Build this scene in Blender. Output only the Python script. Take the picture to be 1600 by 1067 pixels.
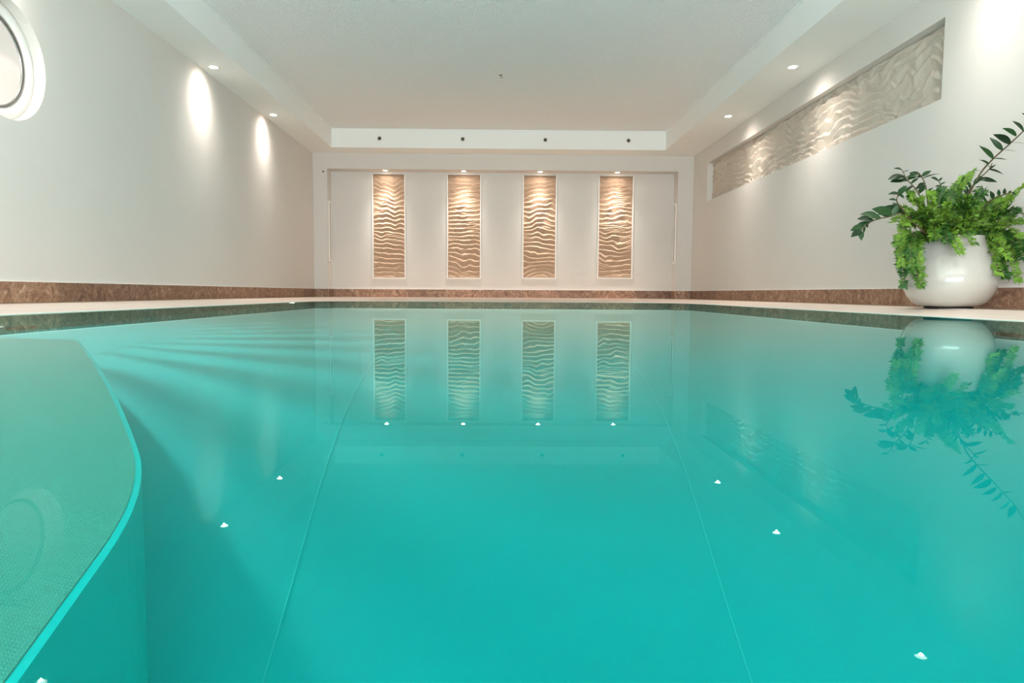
import bpy, bmesh, math, random
import numpy as np
from mathutils import Vector, Matrix
random.seed(7); np.random.seed(7)
sc = bpy.context.scene
for o in list(bpy.data.objects): bpy.data.objects.remove(o, do_unlink=True)
col = sc.collection
PI = math.pi
# ------------------------------------------------------------------ room measures (metres, water level z = 0)
XL, XR, YF, YB, YN = -2.865, 3.066, -2.4, 10.87, 11.12
ZF, ZB, ZS, ZC = 0.030, 0.161, 2.25, 2.526
RL, RR, YR, YR0 = -2.471, 2.514, 10.45, -1.9
PL, PR, PY0, PY1, PD = -2.09, 2.20, -0.35, 8.25, 1.40
ZLN = 2.013
# ------------------------------------------------------------------ light levels and colours
P_REARFILL, P_UPFILL, P_SPOT, P_NICHE, P_LAMP = 8, 550, 90, 290, 80
BULB = 40; SPOTC = (1, .91, .84)
C_WALL, C_CEIL, C_SOFF = (.65, .625, .59), (.97, .99, .99), (.84, .86, .84)
C_SAND, C_SANDR = (.43, .30, .21), (.55, .49, .42)
C_LINER, C_SEAM, C_STEP, C_STEPTOP = (.0, .38, .357), (.01, .47, .445), (.0, .60, .56), (.06, .42, .325)
W_POW, W_MUL, W_TINT = 1.8, 1.15, (.68, 1, .97)
LMY, LMZ, LPH, LAMPK = 2.85, -.95, 1.17, .75
W_LAMP_FILL = [(PL + .02, 7.0, -.45, 2.5, 1, .09), (PR - .02, .7, -.8, 2.6, -1, .2), (-.2, PY0 + .02, -.45, 1.0, 0, .35), (1.5, PY0 + .02, -.45, .1, 0, .35)]  # far left lamp first; the right and near-wall ones are added fills
R_AMP, R_PW = .021, 1.0
# ------------------------------------------------------------------ camera
cam = bpy.data.cameras.new('camera'); co = bpy.data.objects.new('camera', cam); col.objects.link(co)
r0 = Vector((0.9998935, -0.01326541, 0.00608451)); r1 = Vector((0.00512482, -0.07121543, -0.99744779)); r2 = Vector((0.01366486, 0.99737274, -0.07113986))
M = Matrix((( r0.x, -r1.x, -r2.x, 0), (r0.y, -r1.y, -r2.y, 0), (r0.z, -r1.z, -r2.z, 0.1049), (0, 0, 0, 1)))
co.matrix_world = M
cam.sensor_width = 36; cam.lens = 1075.73 / 1600 * 36
cam.shift_x = 9.17 / 1600; cam.shift_y = 0.97 / 1600
cam.clip_start = 0.01
sc.camera = co
# ------------------------------------------------------------------ world, exposure, large lights
wd = bpy.data.worlds.new('world'); sc.world = wd; wd.use_nodes = True
wd.node_tree.nodes['Background'].inputs[0].default_value = (0.6, 0.65, 0.7, 1); wd.node_tree.nodes['Background'].inputs[1].default_value = 0.3
sc.view_settings.view_transform = 'Standard'; sc.view_settings.look = 'None'
sc.view_settings.exposure = 0.0; sc.view_settings.gamma = 1.0; sc.view_settings.use_curve_mapping = False
cy = sc.cycles
cy.max_bounces = 12; cy.diffuse_bounces = 8; cy.glossy_bounces = 4; cy.transmission_bounces = 6
cy.caustics_refractive = True; cy.caustics_reflective = True
cy.sample_clamp_indirect = 3.0; cy.blur_glossy = 1.0
cy.use_denoising = True

def light(name, kind, loc, power, color=(1, 1, 1), rot=None, aim=None, **kw):
    l = bpy.data.lights.new(name, kind); l.energy = power; l.color = color
    for k, v in kw.items(): setattr(l, k, v)
    o = bpy.data.objects.new(name, l); col.objects.link(o); o.location = loc
    if aim is not None: o.rotation_euler = (Vector(aim) - Vector(loc)).to_track_quat('-Z', 'Y').to_euler()
    elif rot: o.rotation_euler = rot
    return o
# added fill panel behind the camera, standing in for unseen windows
light('rear_fill', 'AREA', (0.1, -2.3, 1.15), P_REARFILL, (0.92, 0.97, 1.0), aim=(0.1, 5, 3.0), shape='RECTANGLE', size=4.2, size_y=1.7)
# unseen uplight added low behind the camera to brighten the ceiling
light('added_uplight', 'AREA', (0.1, -1.5, 0.45), P_UPFILL, (0.90, 0.97, 1.0), aim=(0.1, 1.0, 3.0), shape='RECTANGLE', size=4.6, size_y=1.5)
# light of the far left underwater lamp, and added fills without fixtures
def lamp_or_fill(name, x, y, z, power, color=(1, 1, 1), aimdx=1, r=0.09):
    return light(name, 'AREA', (x, y, z), power, color, aim=(x + aimdx, y + (1 if not aimdx else 0), z - 0.08), shape='DISK', size=2 * r)
def shaped(l, kpow, base=0.0):
    l.use_nodes = True; t = l.node_tree; em = t.nodes['Emission']; N = t.nodes.new
    tc = N('ShaderNodeTexCoord'); sp = N('ShaderNodeSeparateXYZ'); t.links.new(tc.outputs['Normal'], sp.inputs[0])
    ab = N('ShaderNodeMath'); ab.operation = 'ABSOLUTE'; t.links.new(sp.outputs['Z'], ab.inputs[0])
    pw = N('ShaderNodeMath'); pw.operation = 'POWER'; pw.inputs[1].default_value = kpow; t.links.new(ab.outputs[0], pw.inputs[0])
    ad = N('ShaderNodeMath'); ad.operation = 'ADD'; ad.inputs[1].default_value = base; t.links.new(pw.outputs[0], ad.inputs[0]); t.links.new(ad.outputs[0], em.inputs['Strength'])
# ------------------------------------------------------------------ helpers
def tag(o, label=None, cat=None, group=None, kind=None):
    if label: o['label'] = label
    if cat: o['category'] = cat
    if group: o['group'] = group
    if kind: o['kind'] = kind
    return o
def empty(name, loc, rz=0):
    o = bpy.data.objects.new(name, None); col.objects.link(o); o.location = loc; o.rotation_euler = (0, 0, rz); o.empty_display_size = 0.1
    return o
def link(name, me, mat=None, parent=None, smooth=False, loc=(0, 0, 0)):
    if mat and not me.materials: me.materials.append(mat)
    if smooth:
        me.polygons.foreach_set('use_smooth', [True] * len(me.polygons))
    o = bpy.data.objects.new(name, me); col.objects.link(o); o.location = loc
    if parent: o.parent = parent
    return o
def mesh(name, V, F):
    me = bpy.data.meshes.new(name); me.from_pydata([tuple(v) for v in V], [], F); me.update(); return me
def frombm(name, bm):
    bmesh.ops.recalc_face_normals(bm, faces=bm.faces[:]) 
    me = bpy.data.meshes.new(name); bm.to_mesh(me); bm.free(); return me
def bx(bm, x0, x1, y0, y1, z0, z1, bev=0):
    m = Matrix.Translation(((x0 + x1) / 2, (y0 + y1) / 2, (z0 + z1) / 2)) @ Matrix.Diagonal((x1 - x0, y1 - y0, z1 - z0, 1))
    r = bmesh.ops.create_cube(bm, size=1, matrix=m)
    if bev:
        es = list({e for v in r['verts'] for e in v.link_edges})
        bmesh.ops.bevel(bm, geom=es, offset=bev, segments=2, affect='EDGES', profile=0.5)
def boxme(name, *a, bev=0):
    bm = bmesh.new(); bx(bm, *a, bev=bev); return frombm(name, bm)
def lathe(name, prof, seg=48, axis='Z', closed=False):
    V, F = [], []
    n = len(prof)
    for i in range(seg):
        a = 2 * PI * i / seg; c, s = math.cos(a), math.sin(a)
        for r, z in prof:
            p = (r * c, r * s, z)
            if axis == 'X': p = (z, r * c, r * s)
            if axis == 'Y': p = (r * c, z, r * s)
            V.append(p)
    for i in range(seg):
        j = (i + 1) % seg
        for k in range(n - 1 + (1 if closed else 0)):
            k2 = (k + 1) % n
            F.append((i * n + k, j * n + k, j * n + k2, i * n + k2))
    bm = bmesh.new()
    me = mesh('t', V, F); bm.from_mesh(me); bpy.data.meshes.remove(me)
    bmesh.ops.remove_doubles(bm, verts=bm.verts[:], dist=1e-5)
    bmesh.ops.dissolve_degenerate(bm, edges=bm.edges[:], dist=1e-6)
    return frombm(name, bm)
def tube(pts, radii, seg=8):
    V, F = [], []
    P = [Vector(p) for p in pts]; n = len(P)
    up = Vector((0, 0, 1))
    for i, p in enumerate(P):
        t = (P[min(i + 1, n - 1)] - P[max(i - 1, 0)]).normalized()
        u = t.cross(up if abs(t.z) < .95 else Vector((1, 0, 0))).normalized(); v = t.cross(u)
        r = radii if isinstance(radii, (int, float)) else radii[i]
        for k in range(seg):
            a = 2 * PI * k / seg; V.append(p + (u * math.cos(a) + v * math.sin(a)) * r)
    for i in range(n - 1):
        for k in range(seg):
            k2 = (k + 1) % seg
            F.append((i * seg + k, i * seg + k2, (i + 1) * seg + k2, (i + 1) * seg + k))
    F.append(tuple(range(seg - 1, -1, -1))); F.append(tuple((n - 1) * seg + k for k in range(seg)))
    return V, F
def smoothpts(pts, m=5):
    P = [Vector(p) for p in pts]; P = [2 * P[0] - P[1]] + P + [2 * P[-1] - P[-2]]; out = []
    for i in range(1, len(P) - 2):
        for k in range(m):
            t = k / m; a, b, c, d = P[i - 1:i + 3]
            out.append(0.5 * ((2 * b) + (c - a) * t + (2 * a - 5 * b + 4 * c - d) * t * t + (3 * b - a - 3 * c + d) * t ** 3))
    out.append(P[-2]); return out
def holed(name, outer, holes, mapf, mat, flip=False, depth=0, depthdir=None, back=True):
    """flat wall sheet with holes; outer/holes are 2D loops, mapf turns 2D + offset into 3D; reveals of the given depth"""
    bm = bmesh.new()
    def loop(L):
        vs = [bm.verts.new(mapf(u, v, 0)) for u, v in L]
        return vs, [bm.edges.new((vs[i], vs[(i + 1) % len(vs)])) for i in range(len(vs))]
    E = []; HV = []
    _, e = loop(outer); E += e
    for h in holes:
        vs, e = loop(h); E += e; HV.append((vs, h))
    bmesh.ops.triangle_fill(bm, use_beauty=True, use_dissolve=False, edges=E)
    for vs, h in HV:
        if depth:
            ws = [bm.verts.new(mapf(u, v, depth)) for u, v in h]
            for i in range(len(vs)):
                j = (i + 1) % len(vs); bm.faces.new((vs[i], vs[j], ws[j], ws[i]))
            if back: bm.faces.new(ws)
    return frombm(name, bm)
# ------------------------------------------------------------------ materials
MATS = {}
class NT:
    def __init__(s, name):
        s.m = bpy.data.materials.new(name); s.m.use_nodes = True; s.t = s.m.node_tree; s.n = s.t.nodes; s.l = s.t.links
        s.b = s.n['Principled BSDF']; s.out = s.n['Material Output']
    def node(s, typ, **kw):
        x = s.n.new(typ)
        for k, v in kw.items(): setattr(x, k, v)
        return x
    def L(s, a, b): s.l.new(a, b)
    def tex(s, scale, detail=4, rough=.6, coord='Object', vec=(1, 1, 1), typ='ShaderNodeTexNoise', dist=0):
        tc = s.node('ShaderNodeTexCoord'); mp = s.node('ShaderNodeMapping'); mp.inputs['Scale'].default_value = vec
        s.L(tc.outputs[coord], mp.inputs[0]); t = s.node(typ); s.L(mp.outputs[0], t.inputs['Vector']); t.inputs['Scale'].default_value = scale
        if typ == 'ShaderNodeTexNoise':
            t.inputs['Detail'].default_value = detail; t.inputs['Roughness'].default_value = rough; t.inputs['Distortion'].default_value = dist
        return t
    def bump(s, src, strength, dist=.01):
        b = s.node('ShaderNodeBump'); b.inputs['Strength'].default_value = strength; b.inputs['Distance'].default_value = dist
        s.L(src, b.inputs['Height']); s.L(b.outputs[0], s.b.inputs['Normal']); return b
    def ramp(s, src, stops):
        r = s.node('ShaderNodeValToRGB'); e = r.color_ramp.elements
        while len(e) < len(stops): e.new(.5)
        for x, (p, c) in zip(e, stops): x.position = p; x.color = (*c, 1)
        s.L(src, r.inputs[0]); return r
def simple(name, color, rough=.6, spec=.5, metal=0, emit=None, es=0, bump=None, var=None, coat=0):
    k = NT(name); b = k.b
    b.inputs['Base Color'].default_value = (*color, 1); b.inputs['Roughness'].default_value = rough; b.inputs['Metallic'].default_value = metal
    b.inputs['Specular IOR Level'].default_value = spec; b.inputs['Coat Weight'].default_value = coat
    if emit: b.inputs['Emission Color'].default_value = (*emit, 1); b.inputs['Emission Strength'].default_value = es
    if bump:
        t = k.tex(bump[0]); k.bump(t.outputs[0], bump[1], bump[2])
    if var:
        t = k.tex(var[0]); lo = tuple(c * (1 - var[1]) for c in color); hi = tuple(min(1, c * (1 + var[1])) for c in color)
        r = k.ramp(t.outputs[0], [(.3, lo), (.7, hi)]); k.L(r.outputs[0], b.inputs['Base Color'])
    MATS[name] = k.m; return k.m
wallm = simple('wall_plaster', C_WALL, .85, .2, bump=(140, .12, .004), var=(1.3, .015))
ceilm = simple('ceiling_roughcast', C_CEIL, .9, .2, bump=(48, 1.0, .03))
soffm = simple('soffit_paint', C_SOFF, .8, .2, bump=(120, .05, .003))
trimm = simple('white_trim', (.85, .82, .78), .4, .4, var=(3, .02))
sandm = simple('sand_relief', C_SAND, .9, .15, bump=(260, .35, .003), var=(30, .06))
sandr = simple('sand_relief_pale', C_SANDR, .9, .15, bump=(220, .3, .003), var=(20, .04))
potm = simple('glazed_pot', (.42, .40, .36), .10, .6, coat=.6, var=(2, .015))
soilm = simple('soil', (.035, .022, .014), .95, .1, bump=(60, .8, .01))
gaskm = simple('grey_gasket', (.22, .17, .15), .4, .5, var=(20, .1))
darkm = simple('dark_metal', (.05, .055, .05), .4, .5, var=(20, .1))
chrome = simple('brushed_steel', (.6, .6, .58), .25, .5, 1, var=(20, .05))
bulbm = simple('lamp_glow', (1, 1, 1), .5, emit=(1, .84, .66), es=BULB)
ringm = simple('lamp_ring', (.86, .84, .8), .3, .5, var=(9, .02))
slotm = simple('slot_shadow', (.20, .17, .14), .8, .2, var=(9, .03))  # dark colour painted for shade inside the slots; also on sensor and hook
footm = simple('black_rubber', (.01, .01, .01), .7, .3, var=(9, .1))
# paving behind the coping and the pale pink coping itself
k = NT('deck_stone'); t = k.tex(9, 5, vec=(1, 1, 1)); r = k.ramp(t.outputs[0], [(.3, (.42, .27, .17)), (.7, (.52, .35, .23))]); k.L(r.outputs[0], k.b.inputs['Base Color']); k.b.inputs['Roughness'].default_value = .5; deckm = k.m
k = NT('coping_stone'); t = k.tex(5, 6, vec=(1, .4, 1)); r = k.ramp(t.outputs[0], [(.3, (.74, .58, .49)), (.7, (.84, .70, .61))]); k.L(r.outputs[0], k.b.inputs['Base Color']); k.b.inputs['Roughness'].default_value = .42; copm = k.m
# brown slate skirting tile, varied per tile
k = NT('brown_stone_tile')
oi = k.node('ShaderNodeObjectInfo'); tc = k.node('ShaderNodeTexCoord'); add = k.node('ShaderNodeVectorMath', operation='ADD')
sx = k.node('ShaderNodeVectorMath', operation='SCALE'); sx.inputs[0].default_value = (31, 17, 53); k.L(oi.outputs['Random'], sx.inputs['Scale'])
k.L(tc.outputs['Object'], add.inputs[0]); k.L(sx.outputs[0], add.inputs[1])
t = k.node('ShaderNodeTexNoise'); t.inputs['Scale'].default_value = 13; t.inputs['Detail'].default_value = 9; t.inputs['Roughness'].default_value = .72; t.inputs['Distortion'].default_value = 1.6; k.L(add.outputs[0], t.inputs['Vector'])
r = k.ramp(t.outputs[0], [(.30, (.07, .035, .02)), (.45, (.20, .105, .065)), (.57, (.30, .18, .115)), (.68, (.52, .38, .28))])
hs = k.node('ShaderNodeHueSaturation'); k.L(r.outputs[0], hs.inputs['Color'])
mr = k.node('ShaderNodeMapRange'); mr.inputs[3].default_value = .8; mr.inputs[4].default_value = 1.2; k.L(oi.outputs['Random'], mr.inputs[0]); k.L(mr.outputs[0], hs.inputs['Value'])
k.L(hs.outputs[0], k.b.inputs['Base Color']); k.b.inputs['Roughness'].default_value = .5; k.bump(t.outputs[0], .25, .006); tilem = k.m
# pool liner, step vinyl
def vinyl(name, c, var=.03, rough=.75):
    return simple(name, c, rough, .1, var=(.8, var))
linerm = vinyl('turquoise_liner', C_LINER)
seamm = vinyl('liner_seam', C_SEAM)
bandm = vinyl('dark_teal_band', (.0, .30, .27))
stepm = vinyl('step_liner', C_STEP)
k = NT('studded_vinyl'); k.b.inputs['Roughness'].default_value = .7; k.b.inputs['Base Color'].default_value = (*C_STEPTOP, 1); k.b.inputs['Specular IOR Level'].default_value = .1
v = k.tex(1, typ='ShaderNodeTexVoronoi', vec=(210, 210, 210)); v.inputs['Randomness'].default_value = 0.0
rr = k.ramp(v.outputs['Distance'], [(.25, (1, 1, 1)), (.5, (0, 0, 0))]); k.bump(rr.outputs[0], .6, .002)
mx = k.node('ShaderNodeMix', data_type='RGBA'); mx.inputs['A'].default_value = (*[c * .86 for c in C_STEPTOP], 1); mx.inputs['B'].default_value = (*C_STEPTOP, 1); k.L(rr.outputs[0], mx.inputs['Factor']); k.L(mx.outputs['Result'], k.b.inputs['Base Color'])
studm = k.m
# water surface: refraction below, mirror by Fresnel above
k = NT('pool_water'); k.n.remove(k.b)
fr = k.node('ShaderNodeFresnel'); fr.inputs[0].default_value = 1.33
m1 = k.node('ShaderNodeMath', operation='POWER'); m1.inputs[1].default_value = W_POW; k.L(fr.outputs[0], m1.inputs[0])
m2 = k.node('ShaderNodeMath', operation='MULTIPLY'); m2.inputs[1].default_value = W_MUL; k.L(m1.outputs[0], m2.inputs[0])
m3 = k.node('ShaderNodeMath', operation='MAXIMUM'); m3.inputs[1].default_value = .004; k.L(m2.outputs[0], m3.inputs[0])
m4 = k.node('ShaderNodeMath', operation='MINIMUM'); m4.inputs[1].default_value = .70; k.L(m3.outputs[0], m4.inputs[0])
gl = k.node('ShaderNodeBsdfGlossy'); gl.inputs['Roughness'].default_value = .0; gl.inputs['Color'].default_value = (*W_TINT, 1)
rf = k.node('ShaderNodeBsdfRefraction'); rf.inputs['Roughness'].default_value = 0; rf.inputs['IOR'].default_value = 1.33; rf.inputs['Color'].default_value = (.93, 1, 1, 1)
mxs = k.node('ShaderNodeMixShader'); k.L(m4.outputs[0], mxs.inputs[0]); k.L(rf.outputs[0], mxs.inputs[1]); k.L(gl.outputs[0], mxs.inputs[2]); k.L(mxs.outputs[0], k.out.inputs['Surface'])
waterm = k.m
# leaves
def leafmat(name, lo, hi, rough=.35, trans=.15):
    k = NT(name); oi = k.node('ShaderNodeObjectInfo'); t = k.tex(22, 5, .75)
    ad = k.node('ShaderNodeMath', operation='ADD'); k.L(t.outputs[0], ad.inputs[0]); mr = k.node('ShaderNodeMapRange'); mr.inputs[3].default_value = -.2; mr.inputs[4].default_value = .2
    k.L(oi.outputs['Random'], mr.inputs[0]); k.L(mr.outputs[0], ad.inputs[1])
    r = k.ramp(ad.outputs[0], [(.36, lo), (.68, hi)]); k.L(r.outputs[0], k.b.inputs['Base Color']); k.b.inputs['Roughness'].default_value = rough; k.b.inputs['Specular IOR Level'].default_value = .3
    return k.m
zzm = leafmat('dark_glossy_leaf', (.003, .018, .004), (.012, .050, .010), .45)
fernm = leafmat('fern_leaf', (.012, .06, .005), (.15, .28, .03), .5)
stemm = simple('brown_stem', (.09, .07, .03), .6, var=(30, .2))
# ================================================================== STRUCTURE
def struct(name, me, mat, smooth=False, parent=None):
    o = link(name, me, mat, parent, smooth); o['kind'] = 'structure'; return o
rect = lambda a, b, c, d: [(a, c), (b, c), (b, d), (a, d)]
def rrect(x0, x1, y0, y1, r, far_only=True, n=12):
    L = []
    if far_only: L += [(x0, y0), (x1, y0)]
    for cx, cy_, a0 in ((x1 - r, y1 - r, 0), (x0 + r, y1 - r, 90)):
        for i in range(n + 1):
            a = math.radians(a0 + 90 * i / n); L.append((cx + r * math.cos(a), cy_ + r * math.sin(a)))
    return L
RC = 1.0
# left wall with the round window opening
WC, WR = (4.155, 1.457), 0.352
circ = lambda c, r, n=64: [(c[0] + r * math.cos(2 * PI * i / n), c[1] + r * math.sin(2 * PI * i / n)) for i in range(n)]
wl = struct('wall_left', holed('wall_left', rect(YF, YB, -.02, ZS + .3), [circ(WC, WR)], lambda u, v, d: (XL - d, u, v), wallm, depth=.085, back=False), wallm)
# right wall with the long relief niche
NR = (4.83, 10.17, 1.461, 2.012)
wr = struct('wall_right', holed('wall_right', rect(YF, YB, -.02, ZS + .3), [rect(*NR)], lambda u, v, d: (XR + d, u, v), wallm, depth=.10), wallm)
# back wall: a frame (two piers and a lintel) in front of a recessed wall with four niches
SL, SR = -2.644, 2.821
NICH = [(-1.982, -1.483), (-.788, -.277), (.419, .932), (1.630, 2.165)]
NZ = [(.337, 1.972), (.344, 1.982), (.352, 1.990), (.360, 1.998)]
NZ = [(a, 1.975) for a, b in NZ]
wb = struct('wall_back', holed('wall_back', rect(SL, SR, -.02, ZLN), [rect(a, b, c, d) for (a, b), (c, d) in zip(NICH, NZ)], lambda u, v, d: (u, YN + d, v), wallm, depth=.065), wallm)
fr_me = bpy.data.meshes.new('frame'); bm = bmesh.new()
bx(bm, XL, SL, YB, YN, -.02, ZS + .3); bx(bm, SR, XR, YB, YN, -.02, ZS + .3); bx(bm, SL, SR, YB, YN, ZLN, ZS + .3)
pier = struct('wall_back', frombm('wall_back_frame', bm), wallm); pier.parent = wb
struct('wall_front', mesh('wall_front', [(XL, YF, -.02), (XR, YF, -.02), (XR, YF, ZC), (XL, YF, ZC)], [(0, 1, 2, 3)]), wallm)
# suspended soffit all round, and the rough cast ceiling inside it
V = [(XL, YF, ZS), (XR, YF, ZS), (XR, YB, ZS), (XL, YB, ZS), (RL, YR0, ZS), (RR, YR0, ZS), (RR, YR, ZS), (RL, YR, ZS), (RL, YR0, ZC), (RR, YR0, ZC), (RR, YR, ZC), (RL, YR, ZC)]
F = [(0, 1, 5, 4), (1, 2, 6, 5), (2, 3, 7, 6), (3, 0, 4, 7), (4, 5, 9, 8), (5, 6, 10, 9), (6, 7, 11, 10), (7, 4, 8, 11)]
struct('ceiling_soffit', mesh('ceiling_soffit', V, F), soffm)
struct('ceiling', mesh('ceiling', [(RL, YR0, ZC), (RR, YR0, ZC), (RR, YR, ZC), (RL, YR, ZC)], [(0, 1, 2, 3)]), ceilm)
# thin shadow-gap bead between the recess face and the ceiling
bm = bmesh.new()
bx(bm, RL, RR, YR - .012, YR, ZC - .012, ZC); bx(bm, RL, RL + .012, YR0, YR, ZC - .012, ZC); bx(bm, RR - .012, RR, YR0, YR, ZC - .012, ZC)
struct('trim_1', frombm('trim_1', bm), soffm)
# deck round the pool: it falls gently to the overflow edge at water level
def ringf(t):
    li, lo = rrect(PL, PR, PY0, PY1, RC), rrect(XL, XR, YF, YN, .02)
    return [((1 - t) * a[0] + t * b[0], (1 - t) * a[1] + t * b[1]) for a, b in zip(li, lo)]
dz = lambda t: .001 + (ZF - .001) * min(1, t / .60)
def ringmesh(name, spec):
    bm = bmesh.new(); R_ = [[bm.verts.new((u, v, z)) for u, v in ringf(t)] for t, z in spec]; n = len(R_[0])
    for a, b in zip(R_, R_[1:]):
        for i in range(n): bm.faces.new((a[i], a[(i + 1) % n], b[(i + 1) % n], b[i]))
    return frombm(name, bm)
TB = .61
fl = struct('floor', ringmesh('floor', [(TB, ZF - .003), (1, ZF - .003)]), deckm)
struct('trim_2', ringmesh('coping', [(TB, ZF - .02), (TB, ZF)] + [(t, dz(t)) for t in (.6, .45, .3, .15, .03)]), copm)
struct('trim_3', ringmesh('coping_edge', [(.03, dz(.03)), (0, .001), (-.004, -.004), (-.004, -.03), (0, -.05)]), trimm)
# skirting: single brown stone tiles, a pale bead on top of each run
def skirt(name, p0, p1, inward):
    o = empty(name, (0, 0, 0)); o['kind'] = 'structure'
    d = Vector(p1) - Vector(p0); Ln = d.length; d /= Ln; nx = Vector(inward)
    cnt = max(1, round(Ln / .62)); step = Ln / cnt
    me = boxme('tile', 0, step - .004, 0, .011, ZF, ZB - .006)
    me.materials.append(tilem)
    ang = math.atan2(d.y, d.x)
    flip = (Matrix.Rotation(ang, 3, 'Z') @ Vector((0, 1, 0))).dot(nx) < 0
    for i in range(cnt):
        t = bpy.data.objects.new('stone_tile', me); col.objects.link(t); t.parent = o
        q = Vector(p0) + d * (i * step + .002) if not flip else Vector(p0) + d * ((i + 1) * step - .002)
        t.location = (q.x, q.y, 0); t.rotation_euler = (0, 0, ang + (PI if flip else 0))
    bm = bmesh.new(); a, b = Vector(p0), Vector(p1); c = nx * .012
    x0, x1 = sorted((a.x, b.x + c.x)) if abs(d.y) > .5 else sorted((a.x, b.x)); y0, y1 = sorted((a.y, b.y)) if abs(d.y) > .5 else sorted((a.y, b.y + c.y))
    bx(bm, x0, x1, y0, y1, ZB - .006, ZB); link('top_bead', frombm('top_bead', bm), trimm, o)
skirt('baseboard_left', (XL, YF, 0), (XL, YB, 0), (1, 0, 0))
skirt('baseboard_right', (XR, YF, 0), (XR, YB, 0), (-1, 0, 0))
skirt('baseboard_back', (SL, YN, 0), (SR, YN, 0), (0, -1, 0))
skirt('baseboard_back', (XL + .013, YB, 0), (SL, YB, 0), (0, -1, 0))
skirt('baseboard_back', (SR, YB, 0), (XR - .013, YB, 0), (0, -1, 0))
skirt('baseboard_back', (SL, YB, 0), (SL, YN - .013, 0), (1, 0, 0))
skirt('baseboard_back', (SR, YB, 0), (SR, YN - .013, 0), (-1, 0, 0))
# ------------------------------------------------------------------ round window
w = empty('window_1', (XL, WC[0], WC[1])); w['kind'] = 'structure'
link('casing', lathe('casing', [(WR, -.085), (WR, -.07), (.318, -.062), (.300, -.066), (.285, -.075), (.285, -.10), (WR, -.10)], 72, 'X', True), trimm, w, True)
link('sash_ring', lathe('sash_ring', [(.287, -.098), (.287, -.082), (.276, -.080), (.272, -.088), (.268, -.084), (.262, -.090), (.262, -.100)], 72, 'X', True), chrome, w, True)
link('gasket', lathe('gasket', [(.2735, -.079), (.2715, -.077), (.2695, -.079), (.2715, -.084)], 72, 'X', True), gaskm, w, True)
panem = simple('frosted_pane', (.80, .70, .66), .25, .4, emit=(1, .86, .8), es=.10, var=(2, .05))
link('pane', lathe('pane', [(0, -.096), (.264, -.096), (.264, -.104), (0, -.104)], 64, 'X', True), panem, w)
# ------------------------------------------------------------------ pool shell and water
bm = bmesh.new(); L0 = rrect(PL, PR, PY0, PY1, RC); n = len(L0)
A = [bm.verts.new((u, v, -.03)) for u, v in L0]; B = [bm.verts.new((u, v, -PD)) for u, v in L0]
for i in range(n): bm.faces.new((A[i], A[(i + 1) % n], B[(i + 1) % n], B[i]))
bm.faces.new(B)
pool = struct('pool_shell', frombm('pool_shell', bm), linerm)
for i, x in enumerate((-1.445, -.465, .515, 1.495)):                # welded seams between the liner sheets on the floor
    link('liner_seam', boxme('liner_seam', x - .0016, x + .0016, PY0, PY1 - .4 * (i in (0, 3)), -PD, -PD + .002), seamm, pool)
bm = bmesh.new(); L1 = rrect(PL + .004, PR - .004, PY0 + .004, PY1 - .004, RC - .004)  # thin darker teal band round the pool wall
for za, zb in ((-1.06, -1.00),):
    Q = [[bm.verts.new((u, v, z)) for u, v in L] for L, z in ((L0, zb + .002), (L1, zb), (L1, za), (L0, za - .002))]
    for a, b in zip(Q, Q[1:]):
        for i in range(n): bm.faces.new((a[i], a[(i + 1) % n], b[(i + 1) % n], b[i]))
link('dark_teal_band', frombm('dark_teal_band', bm), bandm, pool)
me = mesh('water', [(u, v, 0) for u, v in b_ws], [tuple(range(len(b_ws)))]) if (b_ws := rrect(PL - .01, PR + .01, PY0 - .01, PY1 + .01, RC + .01)) else None
me.polygons[0].use_smooth = False
wat = link('pool_water', me, waterm); wat['kind'] = 'structure'
# the corner landing of the steps: vertical near face along the pool, rounded corner, slanting far face
top = -.80
def poly_land(off, r):
    P = [(-.56, PY0), (-.56, 1.11), (-1.36, 2.25), (PL, 2.33), (PL, PY0)]
    Q = []
    # inset
    m = len(P); ins = []
    for i in range(m):
        a, b, c = Vector(P[i - 1]), Vector(P[i]), Vector(P[(i + 1) % m])
        d1, d2 = (b - a).normalized(), (c - b).normalized(); n1, n2 = Vector((-d1.y, d1.x)), Vector((-d2.y, d2.x))
        o1 = 0 if abs(b.x - PL) < 1e-6 and abs(a.x - PL) < 1e-6 else off; 
        bis = (n1 + n2).normalized(); ins.append(b + bis * (off / max(.3, bis.dot(n1))))
    if off:
        for q, p in zip(ins, P):
            if abs(p[0] - PL) < 1e-6: q.x = PL + .002
            if abs(p[1] - PY0) < 1e-6: q.y = PY0 + .002
    for i in range(m):
        b = ins[i]; rr_ = r if i in (1,) else (.012 if i == 2 else 0)
        if not rr_: Q.append((b.x, b.y)); continue
        a, c = ins[i - 1], ins[(i + 1) % m]; p, q = b + (a - b).normalized() * rr_, b + (c - b).normalized() * rr_
        for t in np.linspace(0, 1, 9): Q.append(tuple((1 - t) ** 2 * p + 2 * t * (1 - t) * b + t * t * q))
    return Q
bm = bmesh.new(); O = poly_land(0, .14); I = poly_land(.008, .135)
rings = [[bm.verts.new((x, y, z)) for x, y in L] for L, z in ((O, -PD), (O, top - .012), (O, top - .004), (I, top))]; m = len(O)
for a, b in zip(rings, rings[1:]):
    for i in range(m): bm.faces.new((a[i], a[(i + 1) % m], b[(i + 1) % m], b[i]))
bm.faces.new(rings[-1])
land = link('step_landing', frombm('step_landing', bm), stepm)
tag(land, 'turquoise vinyl step landing with rounded corner under the water', 'pool step')
I2 = poly_land(.0095, .137)
V = [(x, y, top + .0035) for x, y in I2] + [(x, y, top - .002) for x, y in I2]; m = len(I2)
F = [tuple(range(m))] + [(i, m + i, m + (i + 1) % m, (i + 1) % m) for i in range(m)]
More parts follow.
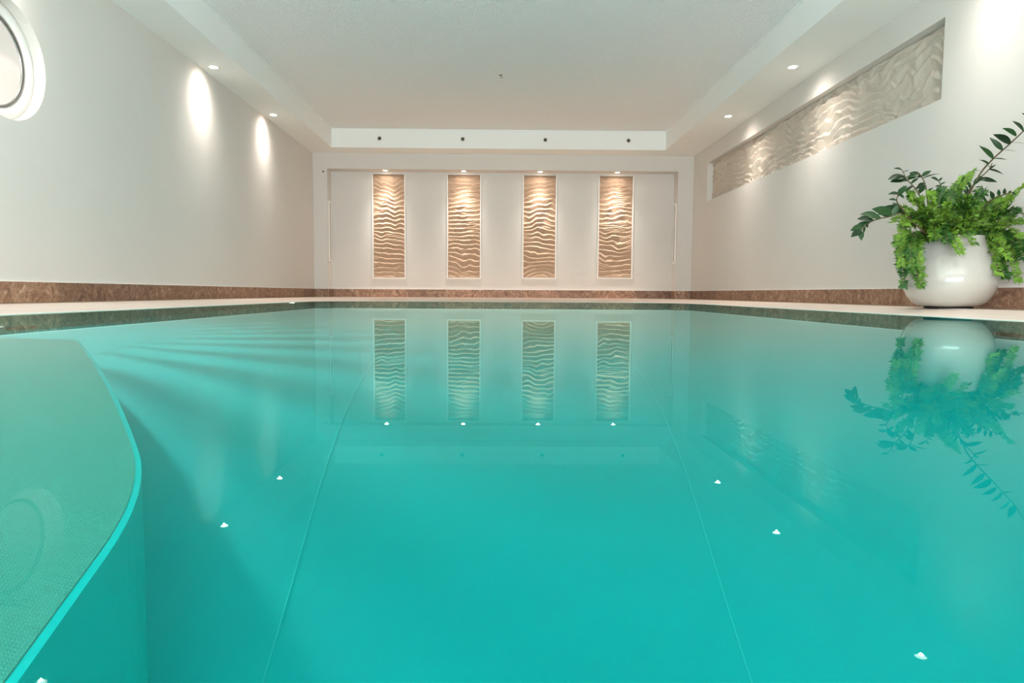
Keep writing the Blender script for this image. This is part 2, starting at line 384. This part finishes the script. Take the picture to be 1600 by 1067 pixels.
s = link('studded_tread', mesh('studded_tread', V, F), studm, land); tag(s, 'fine studded anti-slip tread')
# upper steps towards the near corner, behind the landing
for k_, (z0, z, xx, yy) in enumerate(((-.79, -.53, -1.35, .25), (-.529, -.27, -1.72, -.02))):
    o = link('pool_step', boxme('pool_step', PL + .003, xx, PY0 + .003, yy, z0, z, bev=.02), stepm)
    tag(o, ['lower broad turquoise step rising from the underwater landing', 'upper small turquoise step at the near pool corner'][k_], 'pool step')
# ------------------------------------------------------------------ underwater lamps and inlets
def pool_lamp(x, y, z, sgn, lit, label):
    o = empty('underwater_lamp' if lit else 'pool_inlet', (x, y, z))
    tag(o, label, 'pool lamp' if lit else 'inlet')
    nm = 'bezel'
    prof = [(.055, 0), (.055, .012), (.070, .016), (.094, .012), (.10, .004), (.10, 0)]
    link(nm, lathe(nm, [(r, sgn * zz) for r, zz in prof], 40, 'X', True), ringm if lit else darkm, o, True)
    lens = lathe('lens', [(0, sgn * .006), (.056, sgn * .006), (.056, 0), (0, 0)], 32, 'X', True)
    link('lens' if lit else 'grille', lens, bulb2 if lit else darkm, o)
    if not lit:
        for q in range(-3, 4):
            h = math.sqrt(max(0, .052 ** 2 - (q * .014) ** 2))
            link('grille_bar', boxme('grille_bar', min(sgn * .006, sgn * .012), max(sgn * .006, sgn * .012), q * .014 - .003, q * .014 + .003, -h, h), darkm, o)
    return o
bulb2 = simple('underwater_lens', (.9, .95, .95), .3, emit=(.9, 1, 1), es=2.0)
pool_lamp(PL, LMY, LMZ, 1, True, 'round lit underwater lamp on the left pool wall behind the landing')
pool_lamp(PL, 7.0, -.45, 1, True, 'round lit underwater lamp far down the left pool wall')
pool_lamp(PL, 3.05, -1.19, 1, False, 'dark round grilled inlet low on the left pool wall')
pool_lamp(PR, 2.92, -1.18, -1, False, 'dark oval-looking grilled inlet on the right pool wall below the plant pot')
# light of the left lamp with a fluted lens: it fans out in streaks over the pool floor
l = bpy.data.lights.new('underwater_lamp_or_fill', 'SPOT'); l.energy = P_LAMP; l.color = (.95, 1, 1); l.spot_size = math.radians(165); l.spot_blend = .6; l.shadow_soft_size = .018
lo_ = bpy.data.objects.new('underwater_lamp_or_fill', l); col.objects.link(lo_); lo_.location = (PL + .05, LMY, LMZ); lo_.rotation_euler = (Vector((1, .1, -.35))).to_track_quat('-Z', 'Y').to_euler()
l.use_nodes = True; t = l.node_tree; em = t.nodes['Emission']
tc = t.nodes.new('ShaderNodeTexCoord'); sp = t.nodes.new('ShaderNodeSeparateXYZ'); t.links.new(tc.outputs['Normal'], sp.inputs[0])
at = t.nodes.new('ShaderNodeMath'); at.operation = 'ARCTAN2'; t.links.new(sp.outputs['X'], at.inputs[0])
ng = t.nodes.new('ShaderNodeMath'); ng.operation = 'MULTIPLY'; ng.inputs[1].default_value = -1; t.links.new(sp.outputs['Z'], ng.inputs[0]); t.links.new(ng.outputs[0], at.inputs[1])
ma = t.nodes.new('ShaderNodeMath'); ma.operation = 'MULTIPLY_ADD'; ma.inputs[1].default_value = 2 * PI / math.radians(11); ma.inputs[2].default_value = LPH; t.links.new(at.outputs[0], ma.inputs[0])
sn = t.nodes.new('ShaderNodeMath'); sn.operation = 'SINE'; t.links.new(ma.outputs[0], sn.inputs[0])
mm = t.nodes.new('ShaderNodeMath'); mm.operation = 'MULTIPLY_ADD'; mm.inputs[1].default_value = LAMPK; mm.inputs[2].default_value = 1; t.links.new(sn.outputs[0], mm.inputs[0])
t.links.new(mm.outputs[0], em.inputs['Strength'])
for (x, y, z, p, dx, r_) in W_LAMP_FILL:
    lamp_or_fill('underwater_lamp_or_fill', x, y, z, p, (.97, 1, 1), dx, r=r_)  # only the far left one has a lamp, the others are added fill
# ================================================================== SAND RELIEFS
def vnoise(u, v, seed):
    rs = np.random.RandomState(seed); G = rs.rand(64, 64)
    u = np.asarray(u) % 63; v = np.asarray(v) % 63; i, j = u.astype(int), v.astype(int); fu, fv = u - i, v - j
    fu = fu * fu * (3 - 2 * fu); fv = fv * fv * (3 - 2 * fv)
    return (G[i, j] * (1 - fu) * (1 - fv) + G[i + 1, j] * fu * (1 - fv) + G[i, j + 1] * (1 - fu) * fv + G[i + 1, j + 1] * fu * fv) - .5
def relief(name, o, ux, vx, nx, w_, h_, nu, nv, fn, mat, parent=None):
    U, Vv = np.meshgrid(np.linspace(0, w_, nu), np.linspace(0, h_, nv)); H = fn(U, Vv)
    o, ux, vx, nx = map(lambda a: np.array(a, float), (o, ux, vx, nx))
    P = o + U[..., None] * ux + Vv[..., None] * vx + H[..., None] * nx
    # turn the rim back to the niche floor so the plate has thickness
    idx = np.arange(nu * nv).reshape(nv, nu)
    q = np.stack([idx[:-1, :-1], idx[:-1, 1:], idx[1:, 1:], idx[1:, :-1]], -1).reshape(-1, 4)
    V = P.reshape(-1, 3); rim = np.concatenate([idx[0, :], idx[1:, -1], idx[-1, -2::-1], idx[-2:0:-1, 0]])
    Rb = V[rim] - np.einsum('ij,j->i', V[rim] - o, nx)[:, None] * nx
    k0 = len(V); m = len(rim); V = np.vstack([V, Rb]); a = np.arange(m); b = (a + 1) % m
    q = np.vstack([q, np.stack([rim[a], k0 + a, k0 + b, rim[b]], -1)])
    me = bpy.data.meshes.new(name); me.vertices.add(len(V)); me.vertices.foreach_set('co', V.ravel().astype(np.float32))
    me.loops.add(q.size); me.loops.foreach_set('vertex_index', q.ravel().astype(np.int32)); me.polygons.add(len(q))
    me.polygons.foreach_set('loop_start', (np.arange(len(q)) * 4).astype(np.int32)); me.update(calc_edges=True); me.validate()
    me.polygons.foreach_set('use_smooth', [True] * len(me.polygons))
    return link(name, me, mat, parent)
def ripples(seed, lam, stretch, amp, pw, slope=0):
    def f(U, V):
        n1 = vnoise(U * 3.2 / stretch + 3, V * 2.2 + 5, seed) * 1.7; n2 = vnoise(U * 9 / stretch, V * 6, seed + 1) * .75; n3 = vnoise(U * 26 / stretch, V * 20, seed + 2) * .22
        s1 = V / lam + n1 + n2 + n3 + slope * U
        m1 = vnoise(U * 3 / stretch + 9, V * 2.2 + 1, seed + 3) * 2.4; s2 = V / (lam * 1.09) + .4 + m1 + n2 * 1.1 + n3 + slope * U
        def rg(s):                                                  # asymmetric ripple: sharp crest, steep underside
            f_ = s - np.floor(s); return np.where(f_ < .72, (f_ / .72), 1 - (f_ - .72) / .28) 
        a = np.clip(vnoise(U * 5 / stretch + 20, V * 5 + 11, seed + 4) * 3 + .35, 0, 1)
        r1 = rg(s1) ** pw; r2 = rg(s2) ** pw * a
        h = np.maximum(r1, r2 * .95)
        h *= .72 + .6 * vnoise(U * 11 / stretch, V * 9, seed + 5)
        return .006 + amp * h
    return f
lbl = ['first', 'second', 'third', 'fourth']
pl = ['leftmost of the four upright sand relief panels in the back wall', 'second from left of the upright sand relief panels in the back wall', 'third from left of the upright sand relief panels in the back wall', 'rightmost of the four upright sand relief panels in the back wall']
for i, ((a, b), (c, d)) in enumerate(zip(NICH, NZ)):
    p = empty('relief_panel', ((a + b) / 2, YN + .065, c)); tag(p, pl[i], 'wall panel', 'rippled sand panels in the back wall')
    rl = relief('sand_relief', (a + .002, YN + .064, c + .002), (1, 0, 0), (0, 0, 1), (0, -1, 0), b - a - .004, d - c - .004, 110, 380, ripples((11, 97, 45, 62)[i], .073, 1.0, R_AMP, R_PW), sandm)
    rl.parent = p; rl.matrix_parent_inverse = Matrix.Translation(-p.location)
    bm = bmesh.new(); t_ = .016; f_ = .008
    bx(bm, a - t_, a, YN - f_, YN + .004, c - t_, d); bx(bm, b, b + t_, YN - f_, YN + .004, c - t_, d); bx(bm, a, b, YN - f_, YN + .004, c - t_, c)
    fr_ = link('edge_strip', frombm('edge_strip', bm), trimm, p); fr_.matrix_parent_inverse = Matrix.Translation(-p.location)
p = empty('relief_panel', (XR + .10, (NR[0] + NR[1]) / 2, NR[2])); tag(p, 'long horizontal sand relief panel in the right wall niche', 'wall panel')
rl = relief('sand_relief', (XR + .099, NR[0] + .003, NR[2] + .003), (0, 1, 0), (0, 0, 1), (-1, 0, 0), NR[1] - NR[0] - .006, NR[3] - NR[2] - .006, 900, 130, ripples(201, .080, 1.0, .027, 1.0, slope=.25), sandr)
rl.parent = p; rl.matrix_parent_inverse = Matrix.Translation(-p.location)
# ================================================================== LAMPS
def downlight(x, y, z, label, group, power, spot, soft, r=.046, tilt=(0, 0)):
    o = empty('downlight', (x, y, z)); tag(o, label, 'lamp', group)
    link('trim_ring', lathe('trim_ring', [(r * .78, 0), (r * .80, -.002), (r * 1.05, -.004), (r * 1.25, -.002), (r * 1.25, 0)], 32, 'Z', True), ringm, o, True)
    link('bulb', lathe('bulb', [(0, -.009), (r * .35, -.0082), (r * .6, -.006), (r * .74, -.002), (r * .74, 0), (0, 0)], 24, 'Z', True), bulbm, o)
    shaped(light('spot_beam', 'SPOT', (x, y, z - .016), power, SPOTC, aim=(x + tilt[0], y + tilt[1], z - 1), spot_size=math.radians(165), spot_blend=.5, shadow_soft_size=soft).data, spot, .045 if spot < 10 else .012)
    return o
LXs, RXs = -2.731, 2.782
for i, y in enumerate((4.02, 6.816, 8.589)):
    downlight(LXs, y, ZS, ['lit round downlight in the left soffit, nearest, seen only mirrored in the water', 'lit round downlight in the left soffit, nearer of the two in view', 'lit round downlight in the left soffit, farther of the two in view'][i], 'downlights in the left soffit', P_SPOT * (.6, 1, .8)[i], 5, .012)
for i, y in enumerate((4.305, 6.635, 8.449)):
    downlight(RXs, y, ZS, ['lit round downlight in the right soffit, nearest, seen only mirrored in the water', 'lit round downlight in the right soffit, nearer of the two in view', 'lit round downlight in the right soffit, farther of the two in view'][i], 'downlights in the right soffit', P_SPOT * (.6, 1, .8)[i], 5, .012)
for i, x in enumerate((-1.765, -.533, .672, 1.891)):
    downlight(x, 11.0, ZLN, ['small lit downlight in the lintel above the ' + s + ' upright relief panel from left' for s in lbl][i], 'downlights above the relief panels', P_NICHE, 16, .010, r=.040)
# ================================================================== SMALL WALL FITTINGS
for i, (x, z) in enumerate(((-1.758, 2.369), (-.522, 2.380), (.709, 2.391), (1.953, 2.402))):
    z = 2.386
    o = empty('air_nozzle', (x, YR, z)); tag(o, ['small round dark nozzle in the ceiling step, ' + s for s in ('leftmost of four', 'second from left', 'third from left', 'rightmost of four')][i], 'nozzle', 'nozzles in the ceiling step')
    link('collar', lathe('collar', [(.026, 0), (.027, -.006), (.036, -.007), (.042, -.004), (.043, 0)], 32, 'Y', True), trimm, o, True)
    link('jet', lathe('jet', [(0, -.010), (.010, -.010), (.012, -.004), (.026, -.003), (.026, 0), (0, 0)], 24, 'Y', True), darkm, o)
for s_, x, nm in ((1, SL, 'left'), (-1, SR, 'right')):
    o = empty('wall_slot', (x, YB + .125, .59)); tag(o, 'tall narrow white framed slot in the ' + nm + ' side of the back recess', 'vent', 'upright slots at both ends of the back recess')
    bm = bmesh.new(); X0, X1 = (0, .016) if s_ > 0 else (-.016, 0)
    bx(bm, X0, X1, -.062, -.038, 0, .94); bx(bm, X0, X1, .038, .062, 0, .94); bx(bm, X0, X1, -.038, .038, 0, .024); bx(bm, X0, X1, -.038, .038, .916, .94)
    link('frame', frombm('frame', bm), trimm, o)
    link('slot', boxme('slot', min(0, s_ * .004), max(0, s_ * .004), -.038, .038, .024, .916), slotm, o)
o = empty('room_sensor', (-2.703, YB, 1.965)); tag(o, 'tiny dark sensor knob high on the left pier of the back wall', 'sensor')
link('housing', lathe('housing', [(0, -.022), (.010, -.022), (.014, -.014), (.014, 0), (0, 0)], 20, 'Y', True), slotm, o, True)
o = empty('ceiling_hook', (.03, 7.86, ZC)); tag(o, 'tiny dark hook in the middle of the rough cast ceiling', 'hook')
link('base', lathe('base', [(0, -.006), (.014, -.006), (.018, 0), (0, 0)], 16, 'Z', True), slotm, o, True)
hv, hf = tube([(0, 0, -.005), (0, 0, -.022), (.008, 0, -.032), (.018, 0, -.030), (.022, 0, -.020)], .003, 6)
link('hook', mesh('hook', hv, hf), darkm, o, True)
# ================================================================== POT AND PLANTS
ZZ=[([[2.765,4.161,0.498],[2.783,4.13,0.621],[2.812,4.042,0.807],[2.836,3.967,0.888],[2.867,3.882,0.957],[2.885,3.815,1.008],[2.903,3.738,1.065],[2.916,3.683,1.127]],[([2.843,3.968,0.899],[2.759,3.954,0.964],0.35),([2.811,3.965,0.855],[2.72,3.919,0.896],0.3),([2.821,3.88,0.921],[2.746,3.865,0.983],0.4),([2.864,3.882,0.967],[2.77,3.867,1.008],0.45),([2.847,3.814,0.983],[2.769,3.798,1.027],0.5),([2.885,3.815,1.012],[2.824,3.8,1.066],0.55),([2.869,3.737,1.034],[2.812,3.721,1.09],0.55),([2.91,3.739,1.072],[2.856,3.724,1.128],0.5),([2.851,3.967,0.888],[2.88,3.917,0.886],0.2),([2.825,3.879,0.917],[2.873,3.828,0.914],0.2),([2.871,3.882,0.964],[2.911,3.831,0.96],0.25),([2.878,3.814,1.001],[2.913,3.764,1.0],0.3),([2.849,4.045,0.852],[2.873,3.995,0.865],0.3),([2.827,4.044,0.829],[2.744,3.995,0.842],0.3),([2.869,3.736,1.027],[2.905,3.685,1.022],0.3)]),([[2.807,4.201,0.502],[2.796,4.115,0.706],[2.826,4.061,0.788],[2.854,4.024,0.837],[2.858,4.006,0.87]],[([2.796,4.059,0.754],[2.831,4.043,0.818],0.8),([2.815,4.117,0.737],[2.786,4.101,0.79],0.6),([2.804,4.116,0.721],[2.771,4.1,0.76],0.5),([2.826,4.06,0.78],[2.932,4.039,0.781],0.35),([2.854,4.023,0.833],[2.936,4.001,0.819],0.4),([2.854,4.024,0.841],[2.88,4.005,0.867],0.4),([2.804,4.057,0.739],[2.827,4.038,0.747],0.4),([2.819,4.06,0.773],[2.853,4.041,0.792],0.5),([2.826,4.116,0.722],[2.854,4.097,0.734],0.6),([2.857,4.024,0.844],[2.813,4.007,0.881],0.4)]),([[2.826,4.122,0.526],[2.849,4.058,0.617],[2.866,3.991,0.664],[2.87,3.912,0.678],[2.88,3.862,0.685]],[([2.87,3.992,0.671],[2.837,3.975,0.712],0.8),([2.841,3.912,0.671],[2.823,3.895,0.707],0.8),([2.866,3.912,0.678],[2.859,3.895,0.715],0.8),([2.892,3.912,0.685],[2.898,3.893,0.701],0.7),([2.875,4.06,0.647],[2.842,4.043,0.689],0.6),([2.849,4.059,0.632],[2.79,4.04,0.629],0.4),([2.84,3.99,0.645],[2.848,3.968,0.62],0.4),([2.834,4.057,0.602],[2.85,4.035,0.577],0.6),([2.872,3.862,0.685],[2.882,3.841,0.668],0.5)]),([[2.609,4.14,0.45],[2.484,4.088,0.546],[2.365,4.032,0.584],[2.271,3.992,0.56],[2.202,3.962,0.546],[2.131,3.931,0.524],[2.088,3.91,0.5],[2.056,3.889,0.476],[2.043,3.878,0.461]],[([2.361,4.032,0.573],[2.252,4.018,0.637],0.95),([2.297,3.992,0.564],[2.16,3.977,0.616],0.95),([2.267,3.992,0.557],[2.189,3.975,0.583],0.9),([2.202,3.962,0.549],[2.071,3.946,0.586],0.9),([2.146,3.931,0.531],[2.04,3.914,0.55],0.9),([2.117,3.931,0.516],[2.023,3.911,0.503],0.9),([2.081,3.909,0.492],[1.987,3.889,0.476],0.95),([2.056,3.888,0.469],[1.981,3.867,0.434],0.9),([2.047,3.878,0.464],[2.036,3.854,0.409],0.95),([2.081,3.91,0.496],[2.063,3.887,0.454],0.4),([2.099,3.91,0.511],[2.084,3.889,0.487],0.5),([2.297,3.992,0.564],[2.307,3.976,0.632],0.9),([2.357,4.032,0.58],[2.301,4.018,0.648],0.9)]),([[2.685,4.181,0.48],[2.603,4.161,0.612],[2.579,4.146,0.678],[2.561,4.143,0.761],[2.531,4.137,0.813],[2.498,4.129,0.834]],[([2.531,4.137,0.813],[2.412,4.118,0.816],0.8),([2.531,4.137,0.813],[2.583,4.119,0.855],0.8),([2.539,4.136,0.809],[2.61,4.088,0.842],0.25),([2.527,4.136,0.809],[2.446,4.12,0.839],0.7),([2.553,4.143,0.772],[2.495,4.122,0.746],0.8),([2.51,4.128,0.826],[2.425,4.107,0.792],0.8),([2.579,4.147,0.686],[2.608,4.127,0.699],0.8),([2.561,4.143,0.761],[2.503,4.12,0.712],0.6),([2.568,4.14,0.723],[2.594,4.121,0.75],0.6)]),([[2.61,4.102,0.484],[2.524,4.073,0.62],[2.47,4.059,0.703],[2.43,4.053,0.746],[2.386,4.046,0.785],[2.363,4.05,0.834]],[([2.367,4.05,0.83],[2.307,4.032,0.848],0.5),([2.363,4.05,0.826],[2.393,4.03,0.834],0.6),([2.379,4.048,0.8],[2.266,4.029,0.792],0.85),([2.382,4.047,0.789],[2.278,4.027,0.77],0.7),([2.401,4.045,0.771],[2.307,4.028,0.796],0.8),([2.422,4.054,0.757],[2.455,4.036,0.799],0.7),([2.43,4.053,0.746],[2.377,4.032,0.717],0.7),([2.445,4.051,0.724],[2.473,4.032,0.747],0.6)]),([[2.552,4.081,0.46],[2.421,4.028,0.54],[2.334,3.994,0.609],[2.296,3.978,0.65],[2.31,3.98,0.687],[2.336,3.983,0.735]],[([2.31,3.98,0.687],[2.24,3.961,0.691],0.6),([2.307,3.98,0.68],[2.342,3.964,0.746],0.9),([2.325,3.982,0.72],[2.354,3.96,0.695],0.7),([2.303,3.979,0.668],[2.321,3.961,0.702],0.7),([2.31,3.981,0.691],[2.332,3.958,0.659],0.7),([2.3,3.978,0.654],[2.244,3.959,0.658],0.6)]),([[2.744,4.2,0.482],[2.728,4.213,0.658],[2.712,4.22,0.755],[2.692,4.224,0.802]],[([2.692,4.224,0.802],[2.632,4.207,0.829],0.8),([2.692,4.224,0.802],[2.702,4.205,0.825],0.8),([2.7,4.223,0.786],[2.722,4.203,0.795],0.5),([2.708,4.221,0.767],[2.66,4.202,0.771],0.5),([2.72,4.217,0.716],[2.742,4.199,0.737],0.6),([2.724,4.216,0.697],[2.68,4.198,0.717],0.6)])]
FERN=[([2.689,4.16,0.467],[2.464,4.072,0.601],[2.293,3.99,0.535]),([2.678,4.16,0.467],[2.432,4.079,0.545],[2.335,4.001,0.415]),([2.673,4.16,0.467],[2.42,4.078,0.395],[2.371,4.003,0.17]),([2.684,4.16,0.467],[2.446,4.058,0.393],[2.447,3.962,0.174]),([2.687,4.16,0.467],[2.448,4.047,0.449],[2.38,3.939,0.257]),([2.67,4.16,0.467],[2.408,4.082,0.451],[2.359,4.012,0.297]),([2.691,4.16,0.467],[2.463,4.045,0.43],[2.439,3.937,0.239]),([2.749,4.159,0.467],[2.639,4.011,0.477],[2.608,3.872,0.357]),([2.738,4.159,0.467],[2.608,4.025,0.522],[2.549,3.898,0.419]),([2.771,4.159,0.468],[2.72,4.022,0.504],[2.694,3.895,0.409]),([2.724,4.159,0.467],[2.566,4.035,0.523],[2.489,3.92,0.431]),([2.83,4.158,0.468],[2.903,3.997,0.613],[2.929,3.853,0.713]),([2.83,4.158,0.468],[2.911,4.004,0.578],[2.931,3.859,0.515]),([2.835,4.158,0.468],[2.907,3.975,0.593],[2.931,3.802,0.555]),([2.835,4.158,0.468],[2.93,4.0,0.515],[2.942,3.854,0.437]),([2.843,4.158,0.468],[2.971,4.01,0.394],[2.948,3.877,0.205]),([2.846,4.158,0.468],[2.967,3.994,0.448],[2.968,3.844,0.311]),([2.817,4.158,0.468],[2.888,4.022,0.405],[2.854,3.901,0.241]),([2.825,4.158,0.468],[2.907,4.017,0.468],[2.893,3.887,0.331]),([2.835,4.158,0.468],[2.926,3.993,0.492],[2.946,3.84,0.382]),([2.826,4.158,0.468],[2.919,4.02,0.376],[2.891,3.899,0.223]),([2.76,4.159,0.468],[2.748,4.137,0.724],[2.822,4.124,0.836]),([2.752,4.159,0.468],[2.728,4.144,0.668],[2.767,4.141,0.781]),([2.743,4.159,0.467],[2.692,4.13,0.609],[2.716,4.118,0.721]),([2.73,4.159,0.467],[2.646,4.131,0.609],[2.64,4.119,0.72]),([2.72,4.16,0.467],[2.591,4.106,0.605],[2.551,4.068,0.694]),([2.709,4.16,0.467],[2.553,4.105,0.586],[2.495,4.066,0.656]),([2.7,4.16,0.467],[2.508,4.082,0.602],[2.408,4.019,0.686]),([2.778,4.159,0.468],[2.797,4.105,0.626],[2.852,4.065,0.714]),([2.787,4.159,0.468],[2.803,4.066,0.584],[2.852,3.988,0.612]),([2.795,4.159,0.468],[2.833,4.068,0.61],[2.896,3.989,0.638]),([2.763,4.159,0.468],[2.727,4.079,0.603],[2.724,4.013,0.669]),([2.74,4.159,0.467],[2.641,4.067,0.564],[2.6,3.992,0.629]),([2.72,4.16,0.467],[2.56,4.052,0.543],[2.47,3.961,0.588]),([2.706,4.16,0.467],[2.511,4.052,0.543],[2.397,3.961,0.569]),([2.774,4.159,0.468],[2.748,4.049,0.544],[2.727,3.955,0.552]),([2.695,4.16,0.467],[2.483,4.071,0.582],[2.359,3.994,0.609]),([2.787,4.159,0.468],[2.786,4.038,0.532],[2.787,3.931,0.514]),([2.754,4.159,0.468],[2.671,4.034,0.523],[2.616,3.926,0.549]),([2.73,4.159,0.467],[2.588,4.034,0.516],[2.506,3.926,0.53]),([2.691,4.16,0.467],[2.471,4.069,0.555],[2.341,3.988,0.516]),([2.7,4.16,0.467],[2.514,4.094,0.633],[2.394,4.041,0.707]),([2.808,4.158,0.468],[2.868,4.053,0.62],[2.929,3.96,0.664])]

PX, PY_ = 2.744, 4.158
o = empty('plant_pot', (PX, PY_, ZF)); tag(o, 'round glossy white bellied plant pot on the right pool edge', 'plant pot')
out_ = [(.0, .010), (.135, .010), (.165, .016), (.195, .036), (.222, .070), (.241, .110), (.250, .150), (.248, .195), (.236, .245), (.216, .295), (.195, .340), (.181, .375), (.174, .405), (.172, .425), (.169, .430), (.163, .428), (.160, .415), (.165, .380), (.172, .36), (0, .36)]
body = link('body', lathe('body', out_, 72), potm, o, True)
link('foot_ring', lathe('foot_ring', [(.11, 0), (.128, 0), (.128, .013), (.11, .013)], 40, 'Z', True), footm, o)
link('soil', lathe('soil', [(0, .388), (.06, .392), (.12, .386), (.167, .38), (.167, .36), (0, .36)], 40), soilm, o, True)
def leaf_mesh(L, W, curl=.12, fold=.25, n=7):
    V, F = [], []
    for i in range(n):
        t = i / (n - 1); wv = W * (.86 if W > .5 else 1) * math.sin(PI * min(1, t * .93 + .07) ** (.85 if W < .5 else 1.0)) * (1 if t < 1 else 0) + .0004
        z = -curl * L * t * t; x = L * t
        V += [(x, -wv / 2, z + fold * wv * .5), (x, 0, z), (x, wv / 2, z + fold * wv * .5)]
    for i in range(n - 1):
        a = 3 * i; F += [(a, a + 3, a + 4, a + 1), (a + 1, a + 4, a + 5, a + 2)]
    me = mesh('leaf', V, F); me.polygons.foreach_set('use_smooth', [True] * len(F)); me.materials.append(zzm); return me
leafmes = [leaf_mesh(1, w_, c_, f_) for w_, c_, f_ in ((.16, .25, .2), (.30, .22, .3), (.42, .18, .3), (.55, .15, .25), (.62, .2, .2))]
zz = empty('zz_plant', (PX, PY_, ZF + .39)); tag(zz, 'dark glossy leaved plant with long arching stems in the white pot', 'plant')
zinv = Matrix.Translation(-zz.location)
camdir = Vector((2.7, 4.1, .1)).normalized()
for st, lv in ZZ:
    sp_ = smoothpts(st, 4); nn = len(sp_); V, F = tube(sp_, [.0048 * (1 - .70 * i / nn) + .0009 for i in range(nn)], 6)
    fr_ = link('frond_stem', mesh('frond_stem', V, F), stemm, zz, True); fr_.matrix_parent_inverse = zinv
    for a, b, wd_ in lv:
        a, b = Vector(a), Vector(b); d = b - a; Ln = d.length * (1.05 if wd_ > .3 else 1)
        a = min(sp_, key=lambda q: (q - a).length) if min((q - a).length for q in sp_) < .02 else a
        d = (b - a); Ln = d.length
        mi = 0 if wd_ < .33 else 1 if wd_ < .45 else 2 if wd_ < .65 else 3 if wd_ < .85 else 4
        lo2 = bpy.data.objects.new('leaf', leafmes[mi]); col.objects.link(lo2); lo2.parent = fr_
        x = d.normalized(); nrm = (-camdir * (.75 if wd_ > .33 else .25) + Vector((random.uniform(-.3, .3), random.uniform(-.3, .3), .55 + random.uniform(-.2, .3)))).normalized()
        y = nrm.cross(x).normalized(); z = x.cross(y)
        m4_ = Matrix(((x.x, y.x, z.x, a.x), (x.y, y.y, z.y, a.y), (x.z, y.z, z.z, a.z), (0, 0, 0, 1))) @ Matrix.Scale(Ln * (.9 if mi > 2 else 1), 4)
        lo2.matrix_basis = m4_
fern = empty('potted_fern', (PX, PY_, ZF + .39)); tag(fern, 'bushy bright green crested fern spilling over the white pot rim', 'plant')
finv = Matrix.Translation(-fern.location)
def pinna(V, F, o, d, n_, L, W, rs):
    """one crested leaflet: narrow base, three to five ragged lobes"""
    s_ = d.cross(n_).normalized(); k0 = len(V)
    lobes = rs.choice((3, 4, 5)); rim = [o - s_ * W * .10, o + s_ * W * .10]
    P = []
    for i in range(lobes * 2 + 1):
        t = i / (lobes * 2); ang = (t - .5) * 2.3; rad = L * (1.0 if i % 2 else .45) * (1 - .22 * abs(t - .5)) * rs.uniform(.8, 1.15)
        P.append(o + d * (rad * math.cos(ang * .62)) + s_ * (math.sin(ang) * W * .75 * (1.1 if i % 2 else .8)) + n_ * rs.uniform(-.14, .14) * L)
    cpt = o + d * L * .45 + n_ * L * .06
    V += [rim[0], rim[1], cpt] + P
    F.append((k0, k0 + 1, k0 + 2)); F.append((k0, k0 + 2, k0 + 3)); F.append((k0 + 1, k0 + 2 + len(P), k0 + 2))
    for i in range(len(P) - 1): F.append((k0 + 2, k0 + 4 + i, k0 + 3 + i))
rs = random.Random(3)
FR = list(FERN)
for q in range(22):                                                  # the fill of the bush, between and behind the long fronds
    an = rs.uniform(0, 2 * PI); rr_ = rs.uniform(.10, .24); h_ = rs.uniform(.02, .20)
    b0 = Vector((PX, PY_, ZF + .39)) + Vector((rs.uniform(-.10, .10), rs.uniform(-.10, .10), 0)); tip = b0 + Vector((math.cos(an) * rr_, math.sin(an) * rr_ * .8, h_ if rr_ > .14 else h_ + .05))
    if tip.x > XR - .08: tip.x = XR - .09
    FR.append((tuple(b0), tuple((b0 + tip) / 2 + Vector((0, 0, .07))), tuple(tip)))
for b0, m0, t0 in FR:
    P = smoothpts([b0, m0, t0], 9); V, F = [], []
    nn = len(P); V, F = tube(P, [.0022 * (1 - .6 * i / nn) + .0004 for i in range(nn)], 4)
    rach = link('frond', mesh('frond', V, F), stemm, fern); rach.matrix_parent_inverse = finv
    tot = sum((P[i + 1] - P[i]).length for i in range(nn - 1)); V, F = [], []; cnt = max(8, int(tot / .021)); roll = rs.uniform(-.6, .6)
    for i in range(cnt):
        t = .16 + .84 * i / (cnt - 1); fi = t * (nn - 1); j = min(nn - 2, int(fi)); p = P[j].lerp(P[j + 1], fi - j); tg = (P[j + 1] - P[j]).normalized()
        view = (Vector((0, 0, .1)) - p).normalized(); nb = (Vector((0, 0, .55)) + view * .55 + Vector((rs.uniform(-.4, .4), rs.uniform(-.4, .4), rs.uniform(-.3, .3)))).normalized()
        sd = tg.cross(nb).normalized(); nb = sd.cross(tg).normalized()
        L_ = .058 * (1 - .35 * t) * rs.uniform(.5, 1.35)
        for sg in (-1, 1):
            d = (sd * sg + tg * .45 + nb * rs.uniform(-.25, .25)).normalized(); q2 = p + d * L_
            if q2.x > XR - .01: continue
            hv = Vector((q2.x - PX, q2.y - PY_))
            if q2.z < ZF + .42 and hv.length < .23 and q2.z < ZF + .40: d = (d + Vector((hv.x, hv.y, 0)).normalized() * .6).normalized()
            pinna(V, F, p, d, nb, L_, L_ * rs.uniform(.5, .8), rs)
    pinna(V, F, P[-1], (P[-1] - P[-2]).normalized(), Vector((0, 0, 1)), .045, .04, rs)
    lf = link('leaflets', mesh('leaflets', V, F), fernm, rach); lf['kind'] = 'stuff'
print('objects', len(bpy.data.objects), 'tris', sum(len(o.data.loop_triangles) if not o.data.calc_loop_triangles() else 0 for o in bpy.data.objects if o.type == 'MESH'))
